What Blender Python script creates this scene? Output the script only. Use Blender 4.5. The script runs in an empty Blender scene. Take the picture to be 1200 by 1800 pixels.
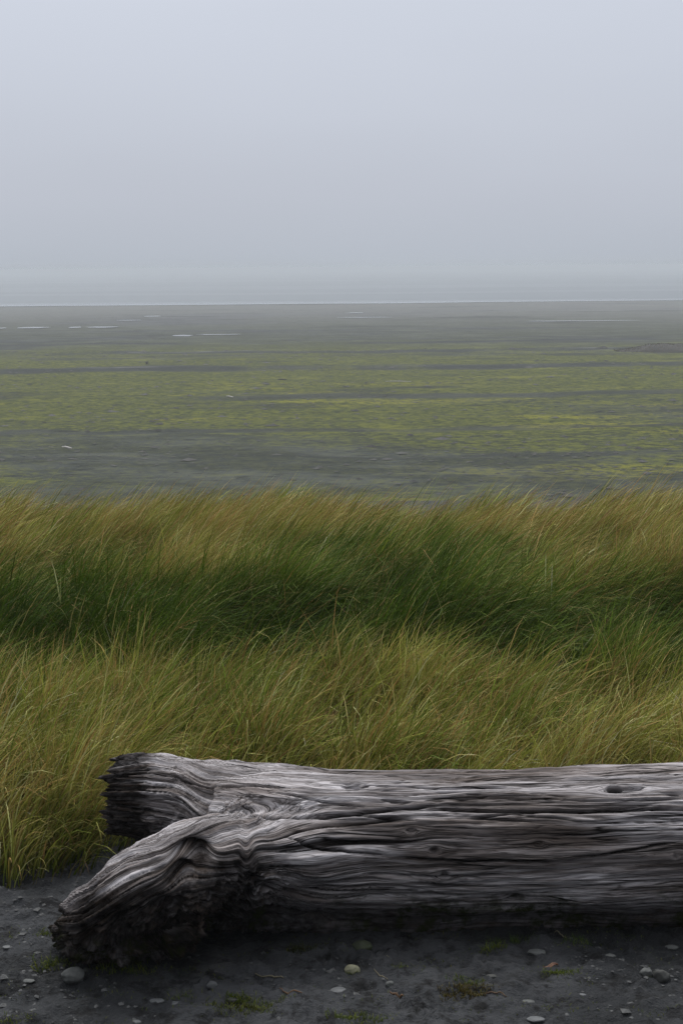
import bpy, math, random
import numpy as np
from mathutils import Vector

# ------------------------------------------------------------------ camera, sky, sun, exposure
S = bpy.context.scene
C = S.collection
PITCH = math.radians(9.76); ROLL = math.radians(0.45); EYE = 1.70; F = 2500.0
cam = bpy.data.cameras.new('camera'); camo = bpy.data.objects.new('camera', cam); C.objects.link(camo)
cam.sensor_fit = 'VERTICAL'; cam.sensor_height = 36; cam.lens = 50
cam.clip_start = 0.05; cam.clip_end = 12000
camo.rotation_mode = 'XYZ'
from mathutils import Matrix
MR = Matrix.Rotation(math.pi/2 - PITCH, 4, 'X') @ Matrix.Rotation(-ROLL, 4, 'Z')
camo.matrix_world = Matrix.Translation((0, 0, EYE)) @ MR
S.camera = camo

SUN_EL, SUN_AZ = math.radians(58), math.radians(-12)     # azimuth from +Y (out to sea), negative = left
w = bpy.data.worlds.new('World'); S.world = w; w.use_nodes = True
nt = w.node_tree; nt.nodes.clear()
def N(nt, t, **k):
    n = nt.nodes.new(t)
    for a, b in k.items(): setattr(n, a, b)
    return n
out = N(nt, 'ShaderNodeOutputWorld')
sky = N(nt, 'ShaderNodeTexSky', sky_type='NISHITA', sun_disc=False)
sky.sun_elevation = SUN_EL; sky.sun_rotation = SUN_AZ; sky.dust_density = 3
bgs = N(nt, 'ShaderNodeBackground'); bgs.inputs[1].default_value = 0.05
nt.links.new(sky.outputs[0], bgs.inputs[0])
# overcast cloud layer: three times brighter at the zenith than at the horizon (CIE overcast sky)
tc = N(nt, 'ShaderNodeTexCoord'); sp = N(nt, 'ShaderNodeSeparateXYZ'); nt.links.new(tc.outputs['Generated'], sp.inputs[0])
rmp = N(nt, 'ShaderNodeValToRGB'); nt.links.new(sp.outputs[2], rmp.inputs[0])
e = rmp.color_ramp.elements
e[0].position = 0.0; e[0].color = (0.485, 0.53, 0.60, 1)
e[1].position = 1.0; e[1].color = (2.1, 2.13, 2.2, 1)
for p, c in ((0.05, (0.53, 0.565, 0.645, 1)), (0.17, (0.625, 0.665, 0.755, 1)), (0.5, (1.25, 1.28, 1.35, 1))):
    q = e.new(p); q.color = c
# faint uneven cloud thickness
nz = N(nt, 'ShaderNodeTexNoise'); nz.inputs['Scale'].default_value = 1.6; nz.inputs['Detail'].default_value = 3
mpw = N(nt, 'ShaderNodeMapping'); mpw.inputs['Scale'].default_value = (1, 1, 4)
nt.links.new(tc.outputs['Generated'], mpw.inputs[0]); nt.links.new(mpw.outputs[0], nz.inputs[0])
mr = N(nt, 'ShaderNodeMapRange'); mr.inputs[3].default_value = 0.965; mr.inputs[4].default_value = 1.035
mr.inputs[1].default_value = 0.3; mr.inputs[2].default_value = 0.7
nt.links.new(nz.outputs[0], mr.inputs[0])
# dimming added to the sky behind the standpoint, darkens log front and its shadow
mr2 = N(nt, 'ShaderNodeMapRange', interpolation_type='SMOOTHSTEP'); nt.links.new(sp.outputs[1], mr2.inputs[0])
mr2.inputs[1].default_value = -.85; mr2.inputs[2].default_value = .45; mr2.inputs[3].default_value = .25; mr2.inputs[4].default_value = 1.0
mm = N(nt, 'ShaderNodeMath', operation='MULTIPLY'); nt.links.new(mr.outputs[0], mm.inputs[0]); nt.links.new(mr2.outputs[0], mm.inputs[1])
bgc = N(nt, 'ShaderNodeBackground')
nt.links.new(rmp.outputs[0], bgc.inputs[0]); nt.links.new(mm.outputs[0], bgc.inputs[1])
mx = N(nt, 'ShaderNodeMixShader'); mx.inputs[0].default_value = 0.93
nt.links.new(bgs.outputs[0], mx.inputs[1]); nt.links.new(bgc.outputs[0], mx.inputs[2]); nt.links.new(mx.outputs[0], out.inputs[0])

sun = bpy.data.lights.new('sun', 'SUN'); so = bpy.data.objects.new('sun', sun); C.objects.link(so)
sun.energy = 2.4; sun.angle = math.radians(28); sun.color = (1, 0.97, 0.92)
d = Vector((math.sin(SUN_AZ)*math.cos(SUN_EL), math.cos(SUN_AZ)*math.cos(SUN_EL), math.sin(SUN_EL)))
so.rotation_euler = d.to_track_quat('Z', 'Y').to_euler()
S.view_settings.view_transform = 'Standard'; S.view_settings.look = 'None'
S.view_settings.exposure = 0.0; S.view_settings.gamma = 1.0
S.cycles.volume_bounces = 2
S.cycles.use_denoising = True
S.cycles.denoising_prefilter = 'NONE'
S.cycles.use_adaptive_sampling = False
S.cycles.max_bounces = 6

# ------------------------------------------------------------------ helpers
rng = np.random.default_rng(7); random.seed(7)
FW = np.array([0, math.cos(PITCH), -math.sin(PITCH)]); UP = np.array([0, math.sin(PITCH), math.cos(PITCH)]); RT = np.array([1., 0, 0])
def ray(px, py):
    x, y = (px-600)/F, (900-py)/F
    c, s = math.cos(ROLL), math.sin(ROLL)
    v = RT*(x*c + y*s) + UP*(-x*s + y*c) + FW
    return v
def at_y(px, py, Y):
    v = ray(px, py); return np.array([0, 0, EYE]) + v*(Y/v[1])
def at_z(px, py, z=0.0):
    v = ray(px, py); return np.array([0, 0, EYE]) + v*((z-EYE)/v[2])

def _h(ix, iy, iz, seed):
    h = (ix.astype(np.int64)*374761393 + iy.astype(np.int64)*668265263 + iz.astype(np.int64)*2147483647 + seed*1274126177) & 0xffffffff
    h = ((h ^ (h >> 13))*1274126177) & 0xffffffff
    h = ((h ^ (h >> 16))*2246822519) & 0xffffffff
    return h ^ (h >> 15)
_G = rng.normal(size=(256, 3)); _G /= np.linalg.norm(_G, axis=1)[:, None]
def noise(x, y, z=0.0, seed=0):
    x, y, z = np.broadcast_arrays(np.asarray(x, float), np.asarray(y, float), np.asarray(z, float))
    xi, yi, zi = np.floor(x), np.floor(y), np.floor(z)
    fx, fy, fz = x-xi, y-yi, z-zi
    u, v, t = (f*f*f*(f*(f*6-15)+10) for f in (fx, fy, fz))
    r = 0
    for a in (0, 1):
        for b in (0, 1):
            for c in (0, 1):
                g = _G[_h(xi+a, yi+b, zi+c, seed) & 255]
                dd = g[..., 0]*(fx-a) + g[..., 1]*(fy-b) + g[..., 2]*(fz-c)
                r = r + dd*(u if a else 1-u)*(v if b else 1-v)*(t if c else 1-t)
    return r*1.5
def fbm(x, y, z=0.0, seed=0, o=4, g=0.5):
    r = 0; a = 1; x = np.asarray(x, float); y = np.asarray(y, float); z = np.asarray(z, float)
    for k in range(o):
        r = r + a*noise(x, y, z, seed+k*17); x = x*2.03; y = y*2.03; z = z*2.03; a *= g
    return r
def sstep(a, b, x):
    t = np.clip((x-a)/(b-a), 0, 1); return t*t*(3-2*t)

def mesh_np(name, V, Fc, mat=None, smooth=True):
    V = np.asarray(V, np.float32); Fc = np.asarray(Fc, np.int32)
    me = bpy.data.meshes.new(name); n = Fc.shape[1]
    me.vertices.add(len(V)); me.vertices.foreach_set('co', V.ravel())
    me.loops.add(Fc.size); me.loops.foreach_set('vertex_index', Fc.ravel())
    me.polygons.add(len(Fc)); me.polygons.foreach_set('loop_start', np.arange(0, Fc.size, n, dtype=np.int32))
    me.polygons.foreach_set('use_smooth', np.full(len(Fc), smooth))
    me.update(calc_edges=True)
    if mat: me.materials.append(mat)
    return me
def fattr(me, name, arr):
    arr = np.asarray(arr, np.float32)
    if arr.ndim == 1:
        a = me.attributes.new(name, 'FLOAT', 'POINT'); a.data.foreach_set('value', arr)
    else:
        a = me.attributes.new(name, 'FLOAT_VECTOR', 'POINT'); a.data.foreach_set('vector', arr.ravel())
def link(name, me, parent=None, **props):
    o = bpy.data.objects.new(name, me); C.objects.link(o)
    if parent: o.parent = parent
    for k, v in props.items():
        if v: o[k] = v
    return o
def grid_faces(nr, nc, wrap=False):
    i = np.arange(nr-1)[:, None]; j = np.arange(nc if wrap else nc-1)[None, :]
    j2 = (j+1) % nc
    a = i*nc+j; b = i*nc+j2; c = (i+1)*nc+j2; dd = (i+1)*nc+j
    return np.stack([a+0*j, b+0*i, c+0*i, dd+0*j], -1).reshape(-1, 4)

# ------------------------------------------------------------------ material helpers
def newmat(name):
    m = bpy.data.materials.new(name); m.use_nodes = True
    t = m.node_tree; t.nodes.clear()
    o = N(t, 'ShaderNodeOutputMaterial'); b = N(t, 'ShaderNodeBsdfPrincipled')
    t.links.new(b.outputs[0], o.inputs[0])
    return m, t, b, o
def val(t, sock, v):
    if isinstance(v, bpy.types.NodeSocket): t.links.new(v, sock)
    else: sock.default_value = v
def math_(t, op, a, b=0.0, c=0.0, clamp=False):
    n = N(t, 'ShaderNodeMath', operation=op, use_clamp=clamp)
    val(t, n.inputs[0], a); val(t, n.inputs[1], b)
    if op in ('MULTIPLY_ADD',): val(t, n.inputs[2], c)
    return n.outputs[0]
def mixc(t, f, a, b):
    n = N(t, 'ShaderNodeMix', data_type='RGBA')
    val(t, n.inputs[0], f); val(t, n.inputs[6], a); val(t, n.inputs[7], b)
    return n.outputs[2]
def rng_(t, v, a, b, c=0.0, dd=1.0, smooth=True):
    n = N(t, 'ShaderNodeMapRange'); n.interpolation_type = 'SMOOTHSTEP' if smooth else 'LINEAR'
    val(t, n.inputs[0], v); val(t, n.inputs[1], a); val(t, n.inputs[2], b); val(t, n.inputs[3], c); val(t, n.inputs[4], dd)
    return n.outputs[0]
def mapping(t, vec, scale, loc=(0, 0, 0)):
    n = N(t, 'ShaderNodeMapping'); t.links.new(vec, n.inputs[0]); n.inputs['Scale'].default_value = scale; n.inputs['Location'].default_value = loc
    return n.outputs[0]
def tnoise(t, vec, scale, detail=4, rough=0.55, dist=0.0):
    n = N(t, 'ShaderNodeTexNoise'); t.links.new(vec, n.inputs['Vector'])
    n.inputs['Scale'].default_value = scale; n.inputs['Detail'].default_value = detail; n.inputs['Roughness'].default_value = rough
    n.inputs['Distortion'].default_value = dist
    return n.outputs[0]
def bump(t, h, dist, strength=1.0, normal=None):
    n = N(t, 'ShaderNodeBump'); n.inputs['Strength'].default_value = strength; n.inputs['Distance'].default_value = dist
    t.links.new(h, n.inputs['Height'])
    if normal: t.links.new(normal, n.inputs['Normal'])
    return n.outputs[0]
def objco(t): return N(t, 'ShaderNodeTexCoord').outputs['Object']
def attr(t, name, k='Fac'):
    n = N(t, 'ShaderNodeAttribute', attribute_name=name); return n.outputs[k]

# silt (near ground)
M_silt, t, b, _ = newmat('grey_silt')
co = objco(t)
n1 = tnoise(t, co, 2.2, 5); n2 = tnoise(t, co, 14, 6, 0.65); n3 = tnoise(t, mapping(t, co, (1, 1.7, 1)), 70, 5, 0.7)
base = mixc(t, rng_(t, n1, .38, .62), (.026, .028, .031, 1), (.064, .067, .073, 1))
base = mixc(t, rng_(t, n2, .50, .66, 0, .85), base, (.011, .011, .011, 1))
base = mixc(t, rng_(t, n3, .58, .70, 0, .7), base, (.070, .070, .070, 1))
n4 = tnoise(t, mapping(t, co, (1, 1.6, 1), (4, 4, 0)), 7, 7, .75)
base = mixc(t, rng_(t, n4, .55, .63, 0, .8), base, (.010, .010, .011, 1))
t.links.new(base, b.inputs['Base Color'])
val(t, b.inputs['Roughness'], rng_(t, n1, .35, .65, .65, .9)); b.inputs['Specular IOR Level'].default_value = .12
h = math_(t, 'ADD', math_(t, 'ADD', math_(t, 'MULTIPLY', n2, .6), math_(t, 'MULTIPLY', n4, .6)), math_(t, 'MULTIPLY', n3, .4))
t.links.new(bump(t, h, .03, 1.0), b.inputs['Normal'])

# mudflat
M_mud, t, b, _ = newmat('tidal_mud')
co = objco(t); sx = N(t, 'ShaderNodeSeparateXYZ'); t.links.new(co, sx.inputs[0]); Y = sx.outputs[1]
st = mapping(t, co, (.55, 1, 1))
nA = tnoise(t, st, .035, 4, .6); nB = tnoise(t, st, .26, 8, .68); nC = tnoise(t, mapping(t, co, (.7, 1, 1)), 2.2, 7, .78)
nD = tnoise(t, mapping(t, co, (.30, 1, 1), (31, 7, 0)), .085, 8, .66); nE = tnoise(t, mapping(t, co, (.5, 1, 1), (11, 3, 0)), .9, 8, .74)
mud = mixc(t, rng_(t, nB, .4, .62), (.022, .025, .029, 1), (.056, .061, .069, 1))
green = mixc(t, rng_(t, nC, .42, .58), (.022, .030, .006, 1), (.100, .108, .014, 1))
green = mixc(t, rng_(t, nB, .55, .70), green, (.115, .12, .012, 1))
z1 = rng_(t, Y, 60, 107); z2 = rng_(t, Y, 164, 175, 1, 0)
zone = math_(t, 'MULTIPLY', z1, z2)
z3 = math_(t, 'MULTIPLY', rng_(t, Y, 108, 140), z2)
cov = math_(t, 'ADD', math_(t, 'MULTIPLY', nA, 1.5), math_(t, 'MULTIPLY', nC, .36))
cov = math_(t, 'ADD', cov, math_(t, 'MULTIPLY', nB, .5))
cov = math_(t, 'ADD', cov, math_(t, 'MULTIPLY', zone, .15))
cov = math_(t, 'ADD', cov, math_(t, 'MULTIPLY', z3, .24))
cov = math_(t, 'ADD', cov, rng_(t, Y, 140, 150, 0, .14))
cov = rng_(t, cov, 1.03, 1.38, 0, .92)
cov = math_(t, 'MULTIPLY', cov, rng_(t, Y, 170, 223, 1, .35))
Yw = math_(t, 'ADD', Y, math_(t, 'MULTIPLY', math_(t, 'SUBTRACT', tnoise(t, mapping(t, co, (1, .3, 1), (9, 2, 0)), .012, 5, .6), .5), 34))
sxw = math_(t, 'ADD', Yw, math_(t, 'MULTIPLY', sx.outputs[0], -.05))
chan = 0.0
for y0c, wc, st_ in ((153, 5, 1.0), (183, 3.5, .9), (206, 3, .9), (216, 2.0, .6), (250, 3, .7), (118, 3, .6), (92, 1.6, .6), (78, 1.2, .6)):
    dd_ = math_(t, 'ABSOLUTE', math_(t, 'SUBTRACT', sxw, y0c))
    chan = math_(t, 'MAXIMUM', chan, math_(t, 'MULTIPLY', rng_(t, dd_, wc*.4, wc, 1, 0), rng_(t, tnoise(t, mapping(t, co, (1, .4, 1), (y0c, 0, 0)), .03, 4, .6), .42, .55, 0, st_)))
cov = math_(t, 'MULTIPLY', cov, math_(t, 'SUBTRACT', 1.0, chan))
yel = rng_(t, tnoise(t, mapping(t, co, (.35, 1, 1), (21, 5, 0)), .16, 4, .55), .56, .64)
yel = math_(t, 'MULTIPLY', yel, rng_(t, nC, .44, .52))
green = mixc(t, math_(t, 'MULTIPLY', yel, rng_(t, Y, 150, 105, .1, .7)), green, (.18, .175, .010, 1))
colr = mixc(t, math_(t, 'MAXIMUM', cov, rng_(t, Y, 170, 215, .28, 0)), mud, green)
colr = mixc(t, math_(t, 'MULTIPLY', chan, .62), colr, (.014, .016, .018, 1))
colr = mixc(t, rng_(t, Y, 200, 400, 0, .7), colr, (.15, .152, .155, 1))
colr = mixc(t, rng_(t, nD, .56, .68, 0, .8), colr, (.018, .020, .021, 1))
colr = mixc(t, rng_(t, nE, .54, .64, 0, .85), colr, (.014, .016, .013, 1))
# wet hollows with a thin film of water
wet = rng_(t, tnoise(t, mapping(t, co, (.3, 1, 1), (3, 17, 0)), .09, 5, .6), .60, .72, 0, .6)
wet = math_(t, 'MULTIPLY', wet, rng_(t, cov, .15, .5, 1, 0))
t.links.new(colr, b.inputs['Base Color'])
val(t, b.inputs['Roughness'], rng_(t, wet, 0, 1, .85, .42)); val(t, b.inputs['Specular IOR Level'], rng_(t, wet, 0, 1, .03, .4))
t.links.new(bump(t, math_(t, 'ADD', nC, nB), .10, .7), b.inputs['Normal'])

# sea water
def water_mat(name, rough, scale, dist, col):
    m, t, b, _ = newmat(name)
    co = objco(t)
    b.inputs['Base Color'].default_value = col; b.inputs['Roughness'].default_value = rough; b.inputs['IOR'].default_value = 1.33
    n = tnoise(t, mapping(t, co, (.6, 1, 1)), scale, 4, .6)
    sx = N(t, 'ShaderNodeSeparateXYZ'); t.links.new(co, sx.inputs[0])
    calm = rng_(t, sx.outputs[1], 428, 475, .0, 1) if name == 'sea_water' else 1.0
    calm = math_(t, 'MULTIPLY', calm, rng_(t, tnoise(t, mapping(t, co, (.2, 1, 1)), .007, 3), .42, .5, .75, 1)) if name == 'sea_water' else calm
    if name != 'sea_water': t.links.new(bump(t, n, dist, 1), b.inputs['Normal'])
    if name == 'sea_water': val(t, b.inputs['Roughness'], rng_(t, calm, 0, 1, .05, .48))
    return m
M_sea = water_mat('sea_water', .25, 1.0, .7, (.07, .09, .115, 1))
M_pool = water_mat('pool_water', .02, .8, .004, (.05, .055, .06, 1))

# driftwood
M_wood, t, b, _ = newmat('weathered_wood')
gc = attr(t, 'grain', 'Vector'); moss = attr(t, 'moss'); crack = attr(t, 'crack'); stain = attr(t, 'stain'); rot_shade = attr(t, 'rot_shade')
co = objco(t)
g1 = tnoise(t, mapping(t, gc, (3, 60, 60)), 1, 6, .65); g2 = tnoise(t, mapping(t, gc, (7, 240, 240)), 1, 5, .7)
g3 = tnoise(t, mapping(t, gc, (1.2, 14, 14)), 1, 4, .55)
def lines(sc, w, det=2, loc=(0, 0, 0)):
    nn_ = tnoise(t, mapping(t, gc, sc, loc), 1, det, .45)
    return rng_(t, math_(t, 'ABSOLUTE', math_(t, 'SUBTRACT', nn_, .5)), 0, w, 1, 0)
gate = rng_(t, g3, .40, .56)
gate2 = rng_(t, tnoise(t, mapping(t, gc, (2, 20, 20), (5, 1, 2)), 1, 3), .42, .58)
L1 = math_(t, 'MULTIPLY', lines((1.1, 30, 30), .014), gate2); L2 = math_(t, 'MULTIPLY', lines((2, 70, 70), .026, 2, (3, 3, 3)), gate); L3 = lines((6, 170, 170), .045, 2, (1, 8, 3))
col = mixc(t, rng_(t, g1, .34, .62), (.21, .19, .19, 1), (.58, .56, .59, 1))
col = mixc(t, rng_(t, g3, .46, .66, 0, .65), col, (.19, .155, .14, 1))
col = mixc(t, rng_(t, g2, .48, .64, 0, .6), col, (.11, .088, .080, 1))
col = mixc(t, math_(t, 'MULTIPLY', stain, .7, clamp=True), col, (.075, .056, .046, 1))
col = mixc(t, math_(t, 'MULTIPLY', L3, .45), col, (.07, .055, .048, 1))
col = mixc(t, math_(t, 'MULTIPLY', L2, .8), col, (.025, .019, .016, 1))
col = mixc(t, math_(t, 'MULTIPLY', L1, .95), col, (.008, .006, .005, 1))
col = mixc(t, math_(t, 'MULTIPLY', crack, .95, clamp=True), col, (.008, .006, .005, 1))
rn = tnoise(t, co, 30, 5, .7)
col = mixc(t, math_(t, 'MULTIPLY', rot_shade, rng_(t, rn, .3, .7, .75, 1.0), clamp=True), col, mixc(t, rng_(t, tnoise(t, mapping(t, gc, (9, 55, 55)), 1, 5, .7), .48, .66), (.010, .008, .007, 1), (.060, .044, .034, 1)))
col = mixc(t, math_(t, 'MULTIPLY', moss, rng_(t, rn, .42, .62), clamp=True), col, (.028, .034, .010, 1))
t.links.new(col, b.inputs['Base Color']); b.inputs['Roughness'].default_value = .8; val(t, b.inputs['Specular IOR Level'], rng_(t, math_(t, 'MAXIMUM', rot_shade, crack), 0, .6, .18, .02))
hh = math_(t, 'ADD', math_(t, 'MULTIPLY', g1, .6), math_(t, 'MULTIPLY', g2, .4))
hh = math_(t, 'SUBTRACT', hh, math_(t, 'ADD', math_(t, 'MULTIPLY', L1, 1.0), math_(t, 'ADD', math_(t, 'MULTIPLY', L2, .6), math_(t, 'MULTIPLY', L3, .25))))
t.links.new(bump(t, hh, .008, 1.0), b.inputs['Normal'])

# grass (colour held by each blade)
def grass_mat(name):
    m, t, b, o = newmat(name)
    c = N(t, 'ShaderNodeAttribute', attribute_name='col').outputs['Color']
    t.links.new(c, b.inputs['Base Color']); b.inputs['Roughness'].default_value = .6; b.inputs['Specular IOR Level'].default_value = .12
    tr = N(t, 'ShaderNodeBsdfTranslucent'); t.links.new(c, tr.inputs[0])
    mxs = N(t, 'ShaderNodeMixShader'); mxs.inputs[0].default_value = .2
    t.links.new(b.outputs[0], mxs.inputs[1]); t.links.new(tr.outputs[0], mxs.inputs[2]); t.links.new(mxs.outputs[0], o.inputs[0])
    return m
M_grass = grass_mat('grass_blades')

def stone_mat(name, c1, c2, mossy=0.0):
    m, t, b, _ = newmat(name)
    co = objco(t)
    n = tnoise(t, co, 28, 6, .7); n2_ = tnoise(t, co, 220, 3, .6)
    c = mixc(t, rng_(t, n, .35, .65), c1+(1,), c2+(1,))
    c = mixc(t, rng_(t, n2_, .55, .7, 0, .5), c, tuple(x*.5 for x in c1)+(1,))
    if mossy: c = mixc(t, rng_(t, n, .35, .6, 0, mossy), c, (.02, .03, .008, 1))
    t.links.new(c, b.inputs['Base Color']); b.inputs['Roughness'].default_value = .75
    t.links.new(bump(t, n2_, .002, .6), b.inputs['Normal'])
    return m
M_st = {'grey': stone_mat('grey_stone', (.05, .054, .054), (.085, .09, .088)),
        'pale': stone_mat('pale_stone', (.13, .13, .085), (.20, .20, .13)),
        'light': stone_mat('light_stone', (.065, .07, .075), (.115, .12, .125)),
        'dark': stone_mat('dark_stone', (.025, .027, .025), (.05, .052, .05)),
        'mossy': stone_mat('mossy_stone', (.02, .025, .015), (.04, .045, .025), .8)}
def twig_mat(name, c1, c2):
    m, t, b, _ = newmat(name)
    n = tnoise(t, mapping(t, objco(t), (8, 90, 90)), 1, 4)
    t.links.new(mixc(t, rng_(t, n, .35, .65), c1+(1,), c2+(1,)), b.inputs['Base Color']); b.inputs['Roughness'].default_value = .8
    t.links.new(bump(t, n, .003, .6), b.inputs['Normal'])
    return m
M_tw = {'pale': twig_mat('pale_twig', (.10, .09, .06), (.17, .15, .10)), 'brown': twig_mat('brown_twig', (.06, .03, .014), (.12, .065, .028)),
        'white': twig_mat('bleached_wood', (.35, .34, .33), (.55, .53, .5)), 'black': twig_mat('dark_wood', (.02, .02, .02), (.04, .036, .03))}

# ------------------------------------------------------------------ terrain
FLAT = -9.0; KS = (EYE-FLAT)/3.5
def shore(x): return 140*KS + .035*x + 7*fbm(np.asarray(x)*.008, 4.4, 0, o=4)
def zterr(x, y):
    x = np.asarray(x, float); y = np.asarray(y, float)
    z = FLAT*sstep(8.3, 44, y)
    near = 1-sstep(7.5, 12, y)
    z = z + near*(0.018*fbm(x*1.1, y*1.3, 3.1, o=3) )
    z = z + near*0.10*sstep(5.0, 5.8, y)
    # hollow scoured under and before the log
    z = z - 0.03*np.exp(-((y-3.50)/.22)**2)*sstep(-.55, -.3, x)
    # gentle swell of the flat
    z = z + (1-near)*0.05*fbm(x*.03, y*.09, 9.2, o=3)
    z = z - 1.6*sstep(shore(x)-1, shore(x)+90, y)
    return z
def zfine(x, y):
    x = x + .03*noise(x*8, y*8, 3.3, seed=301); y = y + .03*noise(x*8, y*8, 7.3, seed=302)
    a = fbm(x*9, y*12, 5.5, seed=3, o=5, g=.55)
    b_ = fbm(x*38, y*45, 1.5, seed=8, o=3, g=.6)
    lump = np.clip(fbm(x*5, y*7, 7.7, seed=21, o=2)-.12, 0, 1)
    return .017*a + .008*b_*(0.7+3*lump) + .012*lump*np.clip(fbm(x*24, y*28, 0, seed=33, o=2), 0, 1)
def zgr(x, y): return zterr(x, y) + zfine(x, y)*(1-sstep(4.2, 5, np.asarray(y, float)))

def axis_steps(spec):
    r = []
    for a, b_, s in spec: r += list(np.arange(a, b_, s))
    return np.array(r + [spec[-1][1]], float)
xs = axis_steps([(-60, -12, 2), (-12, -3, .25), (-3, -1.15, .04), (-1.15, 1.25, .006), (1.25, 3, .04), (3, 12, .25), (12, 60, 2)])
ys = axis_steps([(-30, -2, 2), (-2, 2.5, .15), (2.5, 2.75, .03), (2.75, 4.1, .006), (4.1, 5.2, .04), (5.2, 12, .2), (12, 44, .5)])
X, Yg = np.meshgrid(xs, ys); Z = zgr(X, Yg)
me = mesh_np('ground', np.stack([X, Yg, Z], -1).reshape(-1, 3), grid_faces(len(ys), len(xs)), M_silt)
link('ground', me, kind='structure')
xs = axis_steps([(-4200, -300, 100), (-300, -70, 6), (-70, 70, .9), (70, 300, 6), (300, 4200, 100)])
ys = axis_steps([(43.5, 190, .7), (190, 480, 3), (480, 4300, 60)])
X, Yg = np.meshgrid(xs, ys)
relief = (.09*fbm(X*.12, Yg*.3, 2, seed=5, o=4) - .28*np.clip(fbm(X*.015, Yg*.045, 5, seed=9, o=3)-.25, 0, 1))*sstep(48, 60, Yg)*(1-sstep(370, 410, Yg))
Z = zterr(X, Yg)*1.0 + relief - .012*(Yg < 44.1)
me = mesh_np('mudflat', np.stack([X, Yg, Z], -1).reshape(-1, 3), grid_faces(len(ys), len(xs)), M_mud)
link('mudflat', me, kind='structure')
# sea: one sheet from the water's edge to beyond sight
xs = axis_steps([(-4200, -300, 100), (-300, 300, 3), (300, 4200, 100)])
rows = []
for k in np.concatenate([np.linspace(0, 1, 20)**2]):
    yy = shore(xs)*(1-k) + 4290*k
    rows.append(np.stack([xs, yy, np.full(len(xs), FLAT+.10)], -1))
me = mesh_np('sea', np.concatenate(rows), grid_faces(len(rows), len(xs)), M_sea)
link('sea', me, kind='structure')
# tide pools
def pool(px, py, wpx, hpx, seed):
    c = at_z(px, py, FLAT+.06); l = at_z(px-wpx/2, py, FLAT+.06); f_ = at_z(px, py+hpx/2, FLAT+.06); bk = at_z(px, py-hpx/2, FLAT+.06)
    a = np.linspace(0, 2*math.pi, 65)[:-1]
    r = 1+.3*fbm(np.cos(a)*1.5, np.sin(a)*1.5, seed, seed=seed, o=3)
    V = [(c[0], c[1], FLAT+.085)] + [(c[0]+math.cos(q)*abs(c[0]-l[0])*k, c[1]+math.sin(q)*(bk[1]-f_[1])/2*k, FLAT+.085) for q, k in zip(a, r)]
    me = bpy.data.meshes.new('tide_pool'); me.from_pydata(V, [], [(0, i+1, (i+1) % 64+1) for i in range(64)]); me.materials.append(M_pool)
    link('tide_pool', me, kind='structure')
for i, p in enumerate([(58, 576, 50, 2.4), (2, 577, 14, 2), (132, 575.5, 22, 2), (180, 575, 52, 2), (228, 563, 40, 1.2), (268, 556, 30, 1.4), (322, 590, 36, 2.4), (385, 588, 76, 1.2),
                       (625, 550, 30, 1.3), (1010, 564, 200, 1.0), (640, 558, 100, 1.0)]):
    pool(*p, i+1)

# ------------------------------------------------------------------ the driftwood log
def tube(P, nseg=56, sub=14):
    # P: list of (x, y, z, ry, rz) ; smooth through the points, axis-aligned to path
    P = np.array(P, float); n = len(P); ts = np.linspace(0, n-1, (n-1)*sub+1)
    i = np.clip(ts.astype(int), 0, n-2); f = (ts-i)[:, None]
    p0, p1, p2, p3 = P[np.maximum(i-1, 0)], P[i], P[i+1], P[np.minimum(i+2, n-1)]
    Q = .5*((2*p1)+(-p0+p2)*f+(2*p0-5*p1+4*p2-p3)*f*f+(-p0+3*p1-3*p2+p3)*f**3)
    c = Q[:, :3]; T = np.gradient(c, axis=0); T /= np.linalg.norm(T, axis=1)[:, None]
    Zu = np.array([0, 0, 1.]); A = np.cross(T, Zu); A /= np.linalg.norm(A, axis=1)[:, None]; B = np.cross(A, T)
    th = np.linspace(0, 2*math.pi, nseg+1)[:-1]
    V = c[:, None, :] + A[:, None, :]*np.cos(th)[None, :, None]*Q[:, 3][:, None, None] + B[:, None, :]*np.sin(th)[None, :, None]*Q[:, 4][:, None, None]
    m = len(c); V = V.reshape(-1, 3)
    Fc = [tuple(x) for x in grid_faces(m, nseg, True)]
    Fc.append(tuple(range(nseg))[::-1]); Fc.append(tuple((m-1)*nseg+k for k in range(nseg)))
    return V, Fc, Q
LOGK = 1.028      # the log lies this much farther off than first measured, so it rests on the silt
def PT(px, py, Y, ry, rz): return tuple(at_y(px, py, Y)) + (ry, rz)

trunk = [PT(380, 1462, 3.52, .13, .145), PT(470, 1470, 3.50, .165, .172), PT(600, 1480, 3.50, .18, .183), PT(800, 1482, 3.50, .185, .188), PT(1000, 1478, 3.50, .185, .190), PT(1200, 1472, 3.52, .185, .193)]
e0 = trunk[-1]
trunk += [(e0[0]+.6, 3.54, e0[2]-.01, .185, .19), (e0[0]+1.5, 3.6, e0[2]-.02, .19, .195), (e0[0]+2.0, 3.62, e0[2]-.02, .19, .19)]
upper = [PT(200, 1402, 3.62, .09, .100), PT(250, 1403, 3.62, .11, .114), PT(330, 1414, 3.60, .115, .118), PT(430, 1430, 3.56, .125, .13), PT(560, 1450, 3.52, .13, .14)]
strand = [PT(156, 1624, 3.25, .10, .066), PT(186, 1604, 3.22, .11, .082), PT(240, 1572, 3.20, .12, .096), PT(310, 1540, 3.20, .12, .098), PT(370, 1512, 3.24, .11, .100), PT(410, 1502, 3.28, .11, .096), PT(460, 1496, 3.33, .11, .09), PT(600, 1495, 3.42, .12, .11)]
block = [PT(132, 1634, 3.32, .07, .048), PT(156, 1634, 3.29, .10, .064), PT(195, 1632, 3.26, .12, .074), PT(250, 1632, 3.27, .12, .074), PT(300, 1624, 3.32, .10, .066), PT(345, 1600, 3.40, .05, .045)]
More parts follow.
